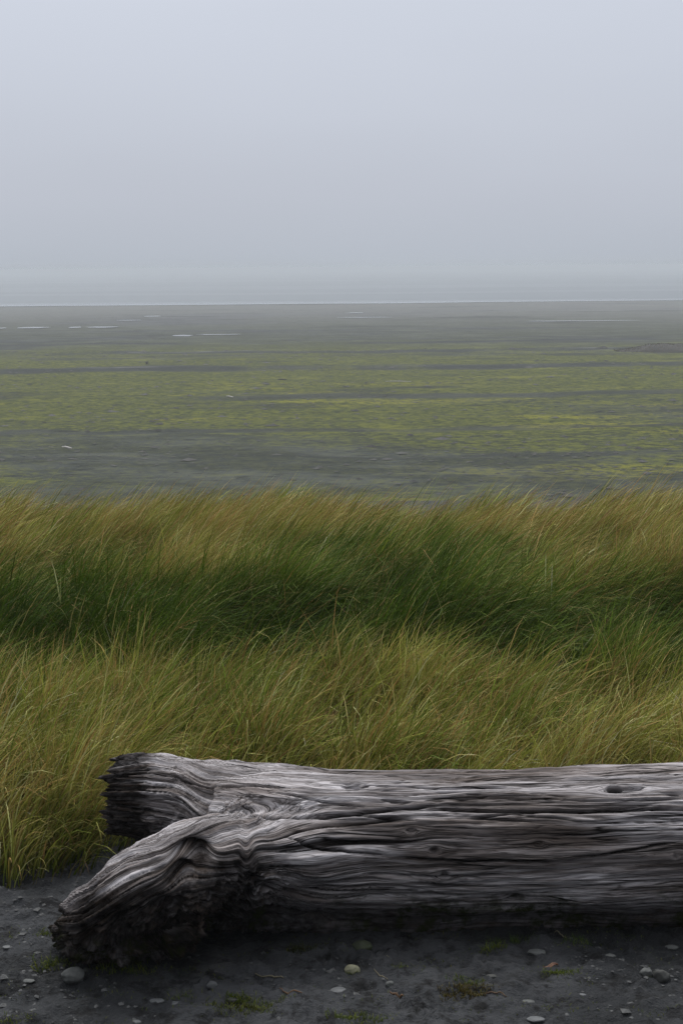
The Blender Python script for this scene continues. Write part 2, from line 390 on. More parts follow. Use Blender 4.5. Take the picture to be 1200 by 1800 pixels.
burl = [PT(395, 1535, 3.29, .05, .055), PT(432, 1530, 3.26, .075, .082), PT(480, 1522, 3.35, .09, .09), PT(620, 1515, 3.43, .12, .11)]
core = [PT(190, 1590, 3.42, .07, .06), PT(280, 1565, 3.45, .09, .08), PT(380, 1520, 3.48, .10, .11), PT(520, 1490, 3.5, .13, .14)]
shade_filler = [(-.42, 3.47, .055, .07, .05), (-.2, 3.49, .06, .10, .065), (.2, 3.50, .055, .11, .07), (1.0, 3.51, .06, .11, .07), (2.2, 3.55, .06, .11, .07)]  # hidden filler added beneath the trunk to block light from behind
tubes = [trunk, upper, strand, block, burl, core, shade_filler]
VV, FF, Qs = [], [], []; off = 0
for P in tubes:
    V, Fc, Q = tube(P); VV.append(V); FF += [tuple(i+off for i in f) for f in Fc]; off += len(V); Qs.append(Q)
VV = [np.array([0, 0, EYE])+(v-np.array([0, 0, EYE]))*LOGK for v in VV]
for q in Qs: q[:, :3] = np.array([0, 0, EYE])+(q[:, :3]-np.array([0, 0, EYE]))*LOGK; q[:, 3:] *= LOGK
bm_ = bpy.data.meshes.new('tmp'); bm_.from_pydata(np.concatenate(VV).tolist(), [], FF); bm_.update()
tmp = bpy.data.objects.new('tmp', bm_); C.objects.link(tmp)
r_ = tmp.modifiers.new('r', 'REMESH'); r_.mode = 'VOXEL'; r_.voxel_size = .0038
s_ = tmp.modifiers.new('s', 'SMOOTH'); s_.factor = .5; s_.iterations = 30
dg = bpy.context.evaluated_depsgraph_get(); ev = tmp.evaluated_get(dg)
lm = bpy.data.meshes.new_from_object(ev); bpy.data.objects.remove(tmp); lm.name = 'driftwood_log'
n = len(lm.vertices); P = np.empty(n*3, np.float32); lm.vertices.foreach_get('co', P); P = P.reshape(-1, 3).astype(float)
def normals(): 
    lm.update(); a = np.empty(n*3, np.float32); lm.vertex_normals.foreach_get('vector', a); return a.reshape(-1, 3).astype(float)
Nn = normals()
x0 = P[:, 0]
def pxpos(P):
    # photograph-frame bearings of each point as seen from the standpoint, used only to place knots where they are on the log
    return P
# grain coordinates per limb, embedded as (along, R cos, R sin), blended by closeness
W = np.zeros((7, n)); GC = np.zeros((7, n, 3))
Rref = .18
KN = []   # knots on the trunk: (x, theta, radius, depth)
def trunk_theta(p):
    q = Qs[0]; cy = np.interp(p[0], q[:, 0], q[:, 1]); cz = np.interp(p[0], q[:, 0], q[:, 2]); return math.atan2(p[2]-cz, -(p[1]-cy))
def on_trunk(px, py):
    # march the sight line to the trunk surface
    v = ray(px, py); q = Qs[0]
    for s in np.arange(2.8, 4.2, .004):
        p = np.array([0, 0, EYE])+v*s
        cy = np.interp(p[0], q[:, 0], q[:, 1]); cz = np.interp(p[0], q[:, 0], q[:, 2]); r = np.interp(p[0], q[:, 0], q[:, 4])
        if math.hypot(p[1]-cy, p[2]-cz) < r: return p
    return p
for px, py, rad, dep, asp in [(762, 1495, .008, .010, 1.3), (780, 1537, .008, .010, 1.3), (947, 1484, .006, .002, 1.3), (1080, 1387, .0085, .05, 2.2), (1110, 1386, .006, .010, 5.0), (622, 1384, .0065, .018, 5.0), (596, 1378, .005, .008, 5.0), (722, 1462, .007, .005, 1.6), (1185, 1505, .005, .004, 1.2)]:
    p = on_trunk(px, py); KN.append((p[0], trunk_theta(p), rad, dep, asp))
knotdepth = np.zeros(n); knotring = np.zeros(n)
for k, Q in enumerate(Qs):
    o_ = np.argsort(Q[:, 0]); q = Q[o_]
    cy = np.interp(x0, q[:, 0], q[:, 1]); cz = np.interp(x0, q[:, 0], q[:, 2]); ra = np.interp(x0, q[:, 0], q[:, 3]); rb = np.interp(x0, q[:, 0], q[:, 4])
    dy = -(P[:, 1]-cy); dz = P[:, 2]-cz; dist = np.hypot(dy/ra, dz/rb)
    th = np.arctan2(dz, dy)
    if k == 0:
        dth = 0
        for kx, kt, rad, dep, asp in KN:
            ds = (x0-kx); dt = (np.angle(np.exp(1j*(th-kt))))*Rref
            dd = np.sqrt((ds/(1.5*asp))**2+dt**2)+1e-6
            R2 = (rad*1.7)**2
            dth = dth - dt*R2/(dd**2+R2*.6)/Rref*np.exp(-(dd/(rad*9))**2)
            d2 = np.sqrt((ds/asp)**2+dt**2)*(1+.25*noise(x0*60, dt*60, seed=77))
            knotdepth += dep*np.exp(-(d2/rad)**4)
            knotring += np.exp(-((d2-rad*1.9)/(rad*.9))**2)*rad*(.22 if asp < 1.8 else .03)
        th = th + dth
        th = th + .055*noise(x0*1.6, np.cos(th)*1.2, np.sin(th)*1.2, seed=2) + .014*noise(x0*6, np.cos(th)*4, np.sin(th)*4, seed=3)
    else:
        th = th + .16*noise(x0*4, np.cos(th)*1.5, np.sin(th)*1.5+k, seed=4+k)
    GC[k, :, 0] = x0; GC[k, :, 1] = Rref*np.cos(th); GC[k, :, 2] = Rref*np.sin(th)
    out_x = np.maximum(q[0, 0]-x0, 0)+np.maximum(x0-q[-1, 0], 0)
    inx = sstep(0, .30, q[-1, 0]-x0) if k else 1.0
    W[k] = np.exp(-((dist-1)/.34)**2)*np.exp(-(out_x/.06)**2)*inx
W[5] *= .3; W[6] *= .3; W[0] *= 1.5; W += 1e-6; W /= W.sum(0)
split = np.zeros(n)
q0 = Qs[0]; th0 = np.arctan2(P[:, 2]-np.interp(x0, q0[:, 0], q0[:, 2]), -(P[:, 1]-np.interp(x0, q0[:, 0], q0[:, 1])))
for path, wid_, k_ in [([(395, 1436), (450, 1440), (520, 1440), (600, 1434), (690, 1424), (760, 1421)], .0035, 1.0), ([(760, 1425), (860, 1427), (980, 1428), (1090, 1425), (1195, 1421)], .003, 1.0),
                       ([(590, 1376), (680, 1384), (780, 1388), (900, 1382)], .0025, .7), ([(690, 1505), (780, 1512), (880, 1513), (990, 1515)], .0028, .9), ([(1020, 1510), (1080, 1500), (1195, 1480)], .0025, .9),
                       ([(960, 1468), (1030, 1466), (1090, 1459)], .002, .8), ([(660, 1406), (700, 1409), (735, 1414)], .003, .9), ([(620, 1535), (760, 1541), (900, 1538)], .0022, .7), ([(470, 1395), (560, 1408), (650, 1420)], .002, .6),
                       ([(500, 1470), (570, 1490), (640, 1500), (690, 1505)], .0024, .8), ([(540, 1540), (600, 1552), (680, 1560)], .002, .6), ([(300, 1365), (400, 1385), (520, 1392)], .002, .6)]:
    pp = [on_trunk(*p_) for p_ in path]; xa = np.array([p_[0] for p_ in pp]); ta = np.array([trunk_theta(p_) for p_ in pp])
    tt_ = np.interp(x0, xa, ta) + .012*noise(x0*14, xa[0]*9, 0, seed=91) + .005*noise(x0*50, xa[0]*9, 0, seed=92)
    endf = sstep(xa[0]-.01, xa[0]+.06, x0)*(1-sstep(xa[-1]-.06, xa[-1]+.01, x0))
    dlt = np.abs(np.angle(np.exp(1j*(th0-tt_))))*Rref
    split = np.maximum(split, k_*np.exp(-(dlt/(wid_*(.35+.65*endf)))**2)*endf)
GB = (W[:, :, None]*GC).sum(0)
def GN(a, b_, seed, o=1, g=.5): return fbm(GB[:, 0]*a, GB[:, 1]*b_, GB[:, 2]*b_, seed=seed, o=o, g=g)
leftness = 1-sstep(-.42, .02, x0)                    # gnarled towards the root end
endness = 1-sstep(-.56, -.44, x0)
broad = GN(1.1, 9, 11, 2); med = GN(2.4, 30, 12, 2); fine = GN(5, 75, 13, 2)
ledge = np.tanh(GN(2.2, 17, 15, 2)*9)
cr1 = GN(.85, 15, 21, 2, .35); m1 = sstep(-.12, .06, GN(1.6, 8, 22))
cr2 = GN(1.8, 34, 23, 2, .4); m2 = sstep(-.05, .18, GN(2.2, 12, 24))
cr3 = GN(5, 62, 27, 2, .4); m3 = sstep(-.1, .2, GN(3, 15, 28))
c1 = np.exp(-(cr1/.030)**2)*m1; c2 = np.exp(-(cr2/.045)**2)*m2; c3 = np.exp(-(cr3/.07)**2)*m3
gn = fbm(P[:, 0]*9, P[:, 1]*9, P[:, 2]*9, seed=41, o=4, g=.55)
disp = .002*broad + .016*np.minimum(np.abs(broad), .5) + .011*np.minimum(np.abs(med), .5) + .005*np.abs(fine) - .006 + .0018*ledge*(1+leftness) - .020*split - .016*c1 - .006*c2 - .0028*c3 + knotring - knotdepth
under_ = 1-sstep(-.35, .45, Nn[:, 2])
disp += leftness*(.008*gn + .010*med*(.3+under_) + .006*broad)
# twisted, torn fibres around the burl and both root ends
rug = np.abs(fbm(P[:, 0]*22+gn, P[:, 1]*22, P[:, 2]*30, seed=51, o=4, g=.6))
rot_shade_zone = np.clip(1-W[0]-W[1], 0, 1)*(1-sstep(-.30, -.04, x0))
disp += leftness*(-.018*rug)*(.12+under_) - rot_shade_zone*under_*.022*rug + rot_shade_zone*under_*.010*np.tanh(fbm(P[:, 0]*14, P[:, 1]*14, P[:, 2]*26, seed=57, o=3)*6) 
# hollows between the roots
HOL = [(at_y(336, 1508, 3.13), .030, .13), (at_y(318, 1540, 3.12), .024, .08), (at_y(285, 1588, 3.10), .024, .06), (at_y(215, 1618, 3.09), .018, .03), (at_y(160, 1640, 3.12), .015, .02), (at_y(365, 1595, 3.32), .045, .09)]
hol = np.zeros(n)
for c, r, dp in HOL:
    g = np.exp(-(np.linalg.norm((P-c*LOGK-np.array([0, 0, EYE*(1-LOGK)]))*np.array([.8, .6, 1.1]), axis=1)/r)**2); hol += g
    P[:, 1] += dp*g; P[:, 2] += .2*dp*g
P = P + Nn*disp[:, None]
# torn end of the upper limb: long splinters and pits along x
er = fbm(P[:, 0]*6, P[:, 1]*45, P[:, 2]*38, seed=61, o=4, g=.6)
wE = (1-sstep(-.575, -.50, x0))*W[1]
P[:, 0] += wE*(.045*er+.01)
wB = (1-sstep(-.68, -.60, x0))*(1-W[1])
P[:, 0] += wB*.014*fbm(P[:, 0]*5, P[:, 1]*25, P[:, 2]*25, seed=63, o=4)
lm.vertices.foreach_set('co', P.astype(np.float32).ravel())
gcb = GB
fattr(lm, 'grain', gcb)
fattr(lm, 'crack', np.clip(c1*.9+c2*.7+c3*.4+knotdepth*35+split*1.1, 0, 1))
low = 1-sstep(.02, .16, P[:, 2])
fattr(lm, 'moss', np.clip(low*1.3*sstep(-.1, .3, fbm(P[:, 0]*6, P[:, 1]*6, P[:, 2]*6, seed=71, o=3)+.1), 0, 1))
fattr(lm, 'stain', np.clip(sstep(.0, .5, GN(1.1, 7, 73, 2)-.05)*.9 + .6*sstep(.1, -.9, ledge)*.5, 0, 1))
fattr(lm, 'rot_shade', np.clip(hol*.9 + (1-sstep(-.60, -.30, x0))*(1-sstep(.06, .16, P[:, 2]))*.85 + .9*(1-sstep(.03, .10, P[:, 2])) + wE*.95 + 1.0*rot_shade_zone*(1-sstep(.38, .80, Nn[:, 2]+.25*gn)) + leftness*sstep(.12, .3, rug)*.5*under_, 0, 1))  # rot plus shade put into the colour: hollows, underside, steep faces
lm.polygons.foreach_set('use_smooth', np.ones(len(lm.polygons), bool))
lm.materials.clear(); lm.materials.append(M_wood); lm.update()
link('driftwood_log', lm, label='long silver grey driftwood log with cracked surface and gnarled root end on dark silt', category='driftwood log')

# ------------------------------------------------------------------ grass
def ramp(tv, cols):
    tv = np.clip(tv, 0, 1)*(len(cols)-1); i = np.minimum(tv.astype(int), len(cols)-2); f = (tv-i)[:, None]; c = np.array(cols)
    return c[i]*(1-f)+c[i+1]*f
def blades(name, R, H, lean, yaw, width, cb, ct, mat, nl=6, curl=None, droop=None):
    """R roots (n,3); H lengths; lean (n,2) horizontal lean vector; cb/ct colours at base and tip"""
    n_ = len(R); ts = np.linspace(0, 1, nl+1)
    wd = np.stack([np.cos(yaw), np.sin(yaw), 0*yaw], -1)
    if droop is None: droop = np.zeros(n_)
    L = np.linalg.norm(lean, axis=1)
    Vs = np.empty((n_, nl*2+1, 3), np.float32); Cs = np.empty((n_, nl*2+1, 3), np.float32)
    # integrate an arc whose inclination grows from the root to the tip
    pos = R.astype(float).copy(); prev = 0
    for k, tt in enumerate(ts):
        if k > 0:
            tm = (tt+prev)/2; ang = np.clip(L*(.22+1.15*tm**1.2)+droop*tm**3, 0, 2.3); dl = (H*(tt-prev))
            dx = lean/(L[:, None]+1e-6)
            pos = pos + np.concatenate([dx*(np.sin(ang)*dl)[:, None], (np.cos(ang)*dl)[:, None]], 1)
        prev = tt
        cc = cb*(1-tt)+ct*tt
        if k < nl:
            wk = (width*(1-tt**2.2)*.5)[:, None]
            Vs[:, 2*k] = pos-wd*wk; Vs[:, 2*k+1] = pos+wd*wk; Cs[:, 2*k] = cc; Cs[:, 2*k+1] = cc
        else: Vs[:, -1] = pos; Cs[:, -1] = cc
    nv = nl*2+1; base = (np.arange(n_)*nv)[:, None]
    q = []
    for k in range(nl-1): q.append(np.stack([2*k, 2*k+1, 2*k+3, 2*k+2])[None, :]+base)
    Q4 = np.stack(q, 1).reshape(-1, 4)
    T3 = (np.array([2*nl-2, 2*nl-1, 2*nl])[None, :]+base)
    V = Vs.reshape(-1, 3)
    me = bpy.data.meshes.new(name)
    me.vertices.add(len(V)); me.vertices.foreach_set('co', V.ravel())
    li = np.concatenate([Q4.ravel(), T3.ravel()]).astype(np.int32)
    me.loops.add(len(li)); me.loops.foreach_set('vertex_index', li)
    ls = np.concatenate([np.arange(len(Q4))*4, len(Q4)*4+np.arange(len(T3))*3]).astype(np.int32)
    me.polygons.add(len(ls)); me.polygons.foreach_set('loop_start', ls)
    me.polygons.foreach_set('use_smooth', np.ones(len(ls), bool))
    me.update(calc_edges=True); me.materials.append(mat)
    a = me.color_attributes.new('col', 'FLOAT_COLOR', 'POINT')
    a.data.foreach_set('color', np.concatenate([Cs.reshape(-1, 3), np.ones((len(V), 1), np.float32)], 1).ravel())
    return me

GREEN_D = (.028, .052, .004); GREEN = (.052, .092, .006); GREEN_B = (.15, .225, .025); OLIVE = (.195, .215, .034); STRAW = (.52, .42, .17); RUST = (.36, .21, .08)
def front_edge(x): return 3.98 + .07*noise(x*10, 8.2, 0, seed=55) + .05*noise(x*4, 2.2, 0, seed=5)+.12*noise(x*1.1, 5.2, 0, seed=6) - .27*(1-sstep(-.80, -.55, x))
def back_edge(x): return 8.15 + .22*noise(x*.8, 1.2, 0, seed=15) + .12*noise(x*2.3, 4.2, 0, seed=16)
def make_grass():
    nc = 34000
    cx = rng.uniform(-4.8, 4.8, nc*2); cy = rng.uniform(3.6, 8.6, nc*2)
    half = cy*.25+.45
    keep = (np.abs(cx) < half) | (rng.random(nc*2) < .28)
    fe = front_edge(cx); be = back_edge(cx)
    keep &= (cy > fe+.03) & (cy < be)
    keep &= rng.random(nc*2) < .12+.88*sstep(0, .30, cy-fe)
    # gaps between tussocks
    keep &= (rng.random(nc*2) < .55+1.2*fbm(cx*2.2, cy*2.8, .5, seed=201, o=3)+.3)
    cx, cy, fe, be = cx[keep], cy[keep], fe[keep], be[keep]
    nb = rng.integers(9, 22, len(cx)); nb = np.where(cy-fe < .12, nb//2, nb)
    ci = np.repeat(np.arange(len(cx)), nb); nn = len(ci)
    csp = rng.uniform(.02, .075, len(cx))
    ang = rng.uniform(0, 2*math.pi, nn); rr = np.sqrt(rng.random(nn))*csp[ci]
    x = cx[ci]+rr*np.cos(ang); y = cy[ci]+rr*np.sin(ang)
    z = zgr(x, y)-.01
    bnd = cy + .38*noise(cx*.9+.4, 3.3, 0, seed=31) - .30*(1-sstep(-.75, -.35, cx))*0 - .25*sstep(.5, 1.1, cx) + .30*noise(cx*2.4, cy*2, 0, seed=32) - .25*np.exp(-((cx+.1)/.7)**2) + .15*sstep(.9, 1.6, cx)
    tall = sstep(4.95, 5.25, bnd)[ci]; hi = sstep(5.0, 5.8, bnd)[ci]
    nA_ = fbm(cx*1.1, cy*1.6, 1.1, seed=81, o=3)[ci]; nB_ = fbm(cx*3.3, cy*4.2, 1.1, seed=83, o=2)[ci]
    clH = (rng.uniform(.75, 1.25, len(cx))*(1+.5*noise(cx*4.5, cy*5.5, 0, seed=204)))[ci]
    edge = sstep(0, .5, cy[ci]-fe[ci]); bk = sstep(0, 1.3, be[ci]-cy[ci])
    H = (.20+.19*edge)*(1-tall) + tall*(.28+.20*hi+.06*bk*hi+.08*nB_)
    H = H*(1+(np.clip(clH, .6, 1.25)-1)*(.2+.8*bk))*rng.uniform(.5, 1.1, nn)*(1+.15*nA_); H = H*(1+.02*tall)
    wa = .15+.75*noise(cx*1.3, cy*1.6, 2.2, seed=91)[ci]+1.0*noise(cx*4, cy*5, 2.2, seed=92)[ci]+.5*noise(cx*9, cy*11, 2.2, seed=95)[ci]
    wm = (.85+.55*noise(cx*1.7, cy*2.4, 5.2, seed=93)[ci]+.35*noise(cx*6, cy*7, 5.2, seed=94)[ci])*(1-.22*(1-tall))
    wm = wm + .6*tall*(1-bk); wm = np.clip(wm, .25, 2)
    lean = np.stack([np.cos(wa)*wm, -.30*wm+np.sin(wa)*wm*.6], -1)
    lean += np.stack([np.cos(ang), np.sin(ang)], -1)*(.30*rr/csp[ci])[:, None]
    lean += rng.normal(0, .25, (nn, 2)) + (rng.normal(0, .6, (nn, 2)))*(rng.random(nn) < .16)[:, None]
    lean[:, 0] = np.where(y > 6.2, np.maximum(lean[:, 0], .35+.2*rng.random(nn)), lean[:, 0]); H = np.minimum(H, .56)
    yaw = rng.normal(0, .75, nn)
    width = (.0021+.00034*y)*np.clip(rng.lognormal(-.04, .45, nn), .3, 2.0)
    v = .35+.9*nA_+.9*nB_+rng.normal(0, .22, nn)
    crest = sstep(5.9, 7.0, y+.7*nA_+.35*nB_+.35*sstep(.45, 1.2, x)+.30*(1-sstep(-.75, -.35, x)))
    cb = ramp(np.clip(.38*(1-tall)+.02+.3*v*(1-tall)+.35*crest*tall, 0, 1), [(.010, .026, .003), GREEN_D, OLIVE])  # deep green for tall blades, with the band's shade put into the colour
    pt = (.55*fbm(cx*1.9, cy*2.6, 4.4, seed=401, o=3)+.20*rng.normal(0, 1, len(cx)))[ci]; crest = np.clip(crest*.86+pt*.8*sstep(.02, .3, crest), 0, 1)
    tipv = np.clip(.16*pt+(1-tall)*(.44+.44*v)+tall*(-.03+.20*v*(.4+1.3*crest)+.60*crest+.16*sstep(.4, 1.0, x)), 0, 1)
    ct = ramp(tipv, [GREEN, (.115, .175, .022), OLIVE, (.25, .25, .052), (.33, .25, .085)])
    dry = rng.random(nn) < (.05+(.16+.25*nB_)*(1-tall)+.14*crest)
    ct[dry] = np.array(STRAW)*rng.uniform(.6, 1.2, (dry.sum(), 1)); cb[dry] = cb[dry]*.4+np.array(OLIVE)*.6
    rs = rng.random(nn) < (.20*(1-tall)+.03+.28*crest*tall); ct[rs] = np.array(RUST)*rng.uniform(.7, 1.3, (rs.sum(), 1))
    br = rng.lognormal(.06, .32, (nn, 1))*(1+.35*nB_[:, None])*(1+.16*(1-tall))[:, None]; cb = cb*br; ct = np.clip(ct*br, 0, .55)
    droop = rng.gamma(1.2, .35, nn)
    print('blades', nn)
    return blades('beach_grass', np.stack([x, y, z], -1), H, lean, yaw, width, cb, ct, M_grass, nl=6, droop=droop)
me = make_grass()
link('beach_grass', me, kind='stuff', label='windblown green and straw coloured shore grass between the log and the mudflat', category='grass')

# dead mat of stems under the grass
def thatch():
    nn = 26000
    x = rng.uniform(-4.5, 4.5, nn); y = rng.uniform(3.6, 8.4, nn)
    k = (y > front_edge(x)-.05) & (y < back_edge(x)+.1); x, y = x[k], y[k]; nn = len(x)
    a = rng.uniform(-.9, .9, nn)
    lean = np.stack([np.cos(a), np.sin(a)], -1)*rng.uniform(1.0, 1.5, nn)[:, None]
    c = ramp(rng.random(nn), [(.05, .045, .02), (.10, .085, .03), (.16, .13, .06)])
    return blades('thatch', np.stack([x, y, zgr(x, y)+.004], -1), rng.uniform(.08, .26, nn), lean, rng.uniform(0, 3.1, nn), np.full(nn, .003), c, c, M_grass, nl=4)
def seed_stems():
    nn = 1500; x = rng.uniform(-4, 4, nn); y = rng.uniform(4.1, 8.1, nn); k = (y > front_edge(x)+.15) & (y < 7.2); x, y = x[k], y[k]; nn = len(x)
    a = rng.uniform(-.7, .9, nn); m_ = rng.uniform(.8, 1.7, nn)
    c = ramp(rng.random(nn), [(.25, .16, .06), (.5, .40, .18), (.32, .30, .07)])
    return blades('stems', np.stack([x, y, zgr(x, y)], -1), rng.uniform(.28, .44, nn)*np.where(y > 5.5, 1.1, .9), np.stack([np.cos(a), np.sin(a)], -1)*m_[:, None], rng.normal(0, .5, nn), rng.uniform(.004, .0065, nn), c*.6, c, M_grass, nl=6, droop=rng.gamma(1.5, .5, nn))
link('straw_stems', seed_stems(), kind='stuff', label='bent straw coloured stems standing among the shore grass', category='straw')
link('dead_grass', thatch(), kind='stuff', label='flattened dead stems lying beneath the shore grass', category='dead grass')

# tussock bank far out on the right of the flat
c0 = at_z(1084, 618, FLAT)
xs_ = np.linspace(0, 1, 60); X, T_ = np.meshgrid(np.linspace(c0[0], c0[0]+62, 240), np.linspace(0, 1, 24))
hgt = .85*sstep(-1, 6, X-c0[0])*(1+.25*noise(X*.6, 0, 0, seed=7)); prof = np.sin(T_*math.pi)**.6
wid = 2.0+4*sstep(0, 11, X-c0[0])
V = np.stack([X, c0[1]+1.5+(T_-.5)*2*wid, FLAT-.06+hgt*prof+.04*fbm(X*3, T_*4, 0, seed=9)*prof], -1).reshape(-1, 3)
M_bank, t, b, _ = newmat('bank_soil'); t.links.new(mixc(t, rng_(t, tnoise(t, objco(t), 1.2, 6, .7), .35, .65), (.010, .009, .007, 1), (.028, .022, .015, 1)), b.inputs['Base Color']); b.inputs['Roughness'].default_value = .95
me = mesh_np('bank', V, grid_faces(24, 240), M_bank)
bank = link('grass_bank', me, kind='stuff', label='low brown tussock bank far out on the mudflat at the right edge', category='grass bank')
nn = 9000; ii = rng.integers(0, len(V), nn); R_ = V[ii]+rng.normal(0, .15, (nn, 3))*np.array([1, 1, .1])
cB = ramp(rng.random(nn), [(.035, .028, .016), (.065, .048, .022), (.09, .075, .03)])
link('tussock', blades('tussock', R_, rng.uniform(.08, .26, nn), np.stack([rng.uniform(.5, 1.3, nn), rng.normal(0, .2, nn)], -1), rng.normal(0, .6, nn), np.full(nn, .05), cB, cB, M_grass, nl=3), bank)

# ------------------------------------------------------------------ stones
def stone(px, py, wpx, hpx, kind, seed, label, name='pebble', angular=0.0, sink=.3, depth=.8, rz=0.0, group=None):
    g = at_z(px, py+hpx*.30, 0); g[2] = float(zgr(g[0], g[1]))-hpx*.00012; sl = np.linalg.norm(g-np.array([0, 0, EYE]))
    wx = wpx/F*sl/2; wz = hpx/F*sl/2/.98
    if hpx < .56*wpx: depth = .62; wz *= .62
    import bmesh
    bm = bmesh.new(); bmesh.ops.create_icosphere(bm, subdivisions=4, radius=1)
    Vv = np.array([v.co[:] for v in bm.verts])
    r = 1+.16*fbm(Vv[:, 0]*1.1+seed, Vv[:, 1]*1.1, Vv[:, 2]*1.1, seed=seed, o=3)
    if angular:
        rg = np.random.default_rng(seed); D = rg.normal(size=(9, 3)); D /= np.linalg.norm(D, axis=1)[:, None]
        h_ = rg.uniform(.62, .95, 9)
        for dv, hh_ in zip(D, h_):
            pr = (Vv*r[:, None])@dv; over = np.clip(pr-hh_, 0, 9)*angular
            Vv = Vv - dv*over[:, None]/np.maximum(r[:, None], .1)
    Vv = Vv*r[:, None]*np.array([wx, wx*depth, wz])
    c, s = math.cos(rz), math.sin(rz); Vv[:, :2] = Vv[:, :2]@np.array([[c, s], [-s, c]])
    for v, q in zip(bm.verts, Vv): v.co = q
    me = bpy.data.meshes.new(name); bm.to_mesh(me); bm.free()
    me.polygons.foreach_set('use_smooth', np.ones(len(me.polygons), bool)); me.materials.append(M_st[kind])
    o = link(name, me, label=label, category='rock' if name == 'rock' else 'pebble', group=group); o.location = (g[0], g[1], g[2]+wz*(1-2*sink)); return o
G_ = 'pebbles lying on the silt before the log'
stone(129, 1713, 38, 24, 'grey', 1, 'smooth rounded grey pebble beside the mossy foot of the root end', sink=.2, group=G_)
stone(619, 1698, 27, 18, 'pale', 2, 'pale yellowish rounded pebble with a grass sprig at its foot', sink=.2, group=G_)
stone(943, 1667, 34, 19, 'grey', 3, 'angular grey rock close under the right half of the log', 'rock', .8, .2, group=G_)
stone(373, 1729, 18, 15, 'light', 4, 'small pointed light grey stone on open silt left of centre', 'pebble', .8, .15, group=G_)
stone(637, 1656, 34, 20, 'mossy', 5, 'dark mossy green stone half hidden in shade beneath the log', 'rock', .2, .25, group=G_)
stone(1161, 1719, 30, 24, 'dark', 6, 'dark wedge shaped rock at the lower right', 'rock', .9, .25, group=G_)
stone(1134, 1721, 22, 17, 'grey', 7, 'grey pebble leaning just left of the dark wedge shaped rock', 'pebble', .5, .2, group=G_)
stone(1180, 1652, 22, 11, 'grey', 8, 'flat grey pebble near the right edge under the log', 'pebble', .3, .3, group=G_)
stone(276, 1752, 24, 8, 'light', 9, 'flat light grey chip, left one of the pair below the root end', 'pebble', .6, .2, group=G_)
stone(309, 1753, 22, 7, 'light', 10, 'flat light grey chip, right one of the pair below the root end', 'pebble', .6, .2, group=G_)
stone(408, 1750, 20, 11, 'dark', 11, 'dark angular pebble at the edge of the sprawling weed', 'pebble', .8, .2, group=G_)
stone(238, 1792, 20, 8, 'light', 12, 'flat whitish pebble at the bottom edge of the picture', 'pebble', .3, .2, group=G_)
stone(927, 1765, 24, 10, 'grey', 13, 'flat grey pebble on bare silt below the rock under the log', 'pebble', .2, .3, group=G_)
stone(51, 1726, 20, 8, 'grey', 14, 'flat grey pebble left of the smooth rounded one', 'pebble', .5, .2, group=G_)
stone(594, 1733, 32, 8, 'light', 15, 'long pale flake of stone below the pale yellowish pebble', 'pebble', .8, .15, group=G_)
stone(863, 1721, 18, 7, 'dark', 16, 'small dark flat pebble between the weed clump and the rock', 'pebble', .5, .2, group=G_)
stone(1022, 1753, 14, 6, 'light', 17, 'tiny light chip right of the bare silt, below the red leaf', 'pebble', .5, .2, group=G_)
stone(685, 1727, 15, 11, 'grey', 18, 'small grey pebble just above the brown stick', 'pebble', .6, .2, group=G_)
stone(14, 1664, 17, 6, 'light', 19, 'pale chip at the left edge beside the root end', 'pebble', .6, .2, group=G_)
stone(590, 1672, 16, 5, 'light', 20, 'thin light chip in the shade left of the mossy stone', 'pebble', .6, .2, group=G_)
stone(940, 1793, 30, 9, 'light', 21, 'flat light pebble cut by the bottom edge right of centre', 'pebble', .4, .3, group=G_)
stone(1072, 1678, 18, 9, 'grey', 22, 'flat grey pebble under the right end of the log, left of the edge one', 'pebble', .5, .3, group=G_)
stone(152, 1702, 14, 9, 'dark', 23, 'dark little stone behind the smooth rounded grey pebble', 'pebble', .5, .3, group=G_)
M_chip = stone_mat('stone_chips', (.028, .030, .032), (.075, .078, .080))
# gravel chips: one object
def chips():
    Vs, Fs = [], []; k = 0
    cube = np.array([[0, 0, 1], [1, 0, 0], [.2, 1, 0], [-1, .2, 0], [0, -1, 0], [.1, 0, -.7]])
    fc = [(0, 1, 2), (0, 2, 3), (0, 3, 4), (0, 4, 1), (5, 2, 1), (5, 3, 2), (5, 4, 3), (5, 1, 4)]
    for i in range(4600):
        x = random.uniform(-1.4, 1.6); y = random.uniform(2.75, 4.0)
        d_ = float(noise(x*2.2, y*3, 0, seed=101)) + .45*math.exp(-((x+.85)/.35)**2) + .3*math.exp(-((x-.85)/.3)**2)
        if d_ < random.uniform(-.1, .5): continue
        s = random.lognormvariate(math.log(.0044), .5)
        v = cube*s*np.array([1, .8, .35])*np.random.default_rng(i).uniform(.6, 1.3, (6, 3))
        a = random.uniform(0, 6.28); c, q = math.cos(a), math.sin(a); v[:, :2] = v[:, :2]@np.array([[c, q], [-q, c]])
        Vs.append(v+np.array([x, y, float(zgr(x, y))+s*.06])); Fs += [(a_+k, b_+k, c_+k) for a_, b_, c_ in fc]; k += 6
    return mesh_np('gravel', np.concatenate(Vs), np.array(Fs), M_chip, smooth=False)
link('gravel', chips(), kind='stuff', label='fine grey stone chips scattered over the silt', category='gravel')

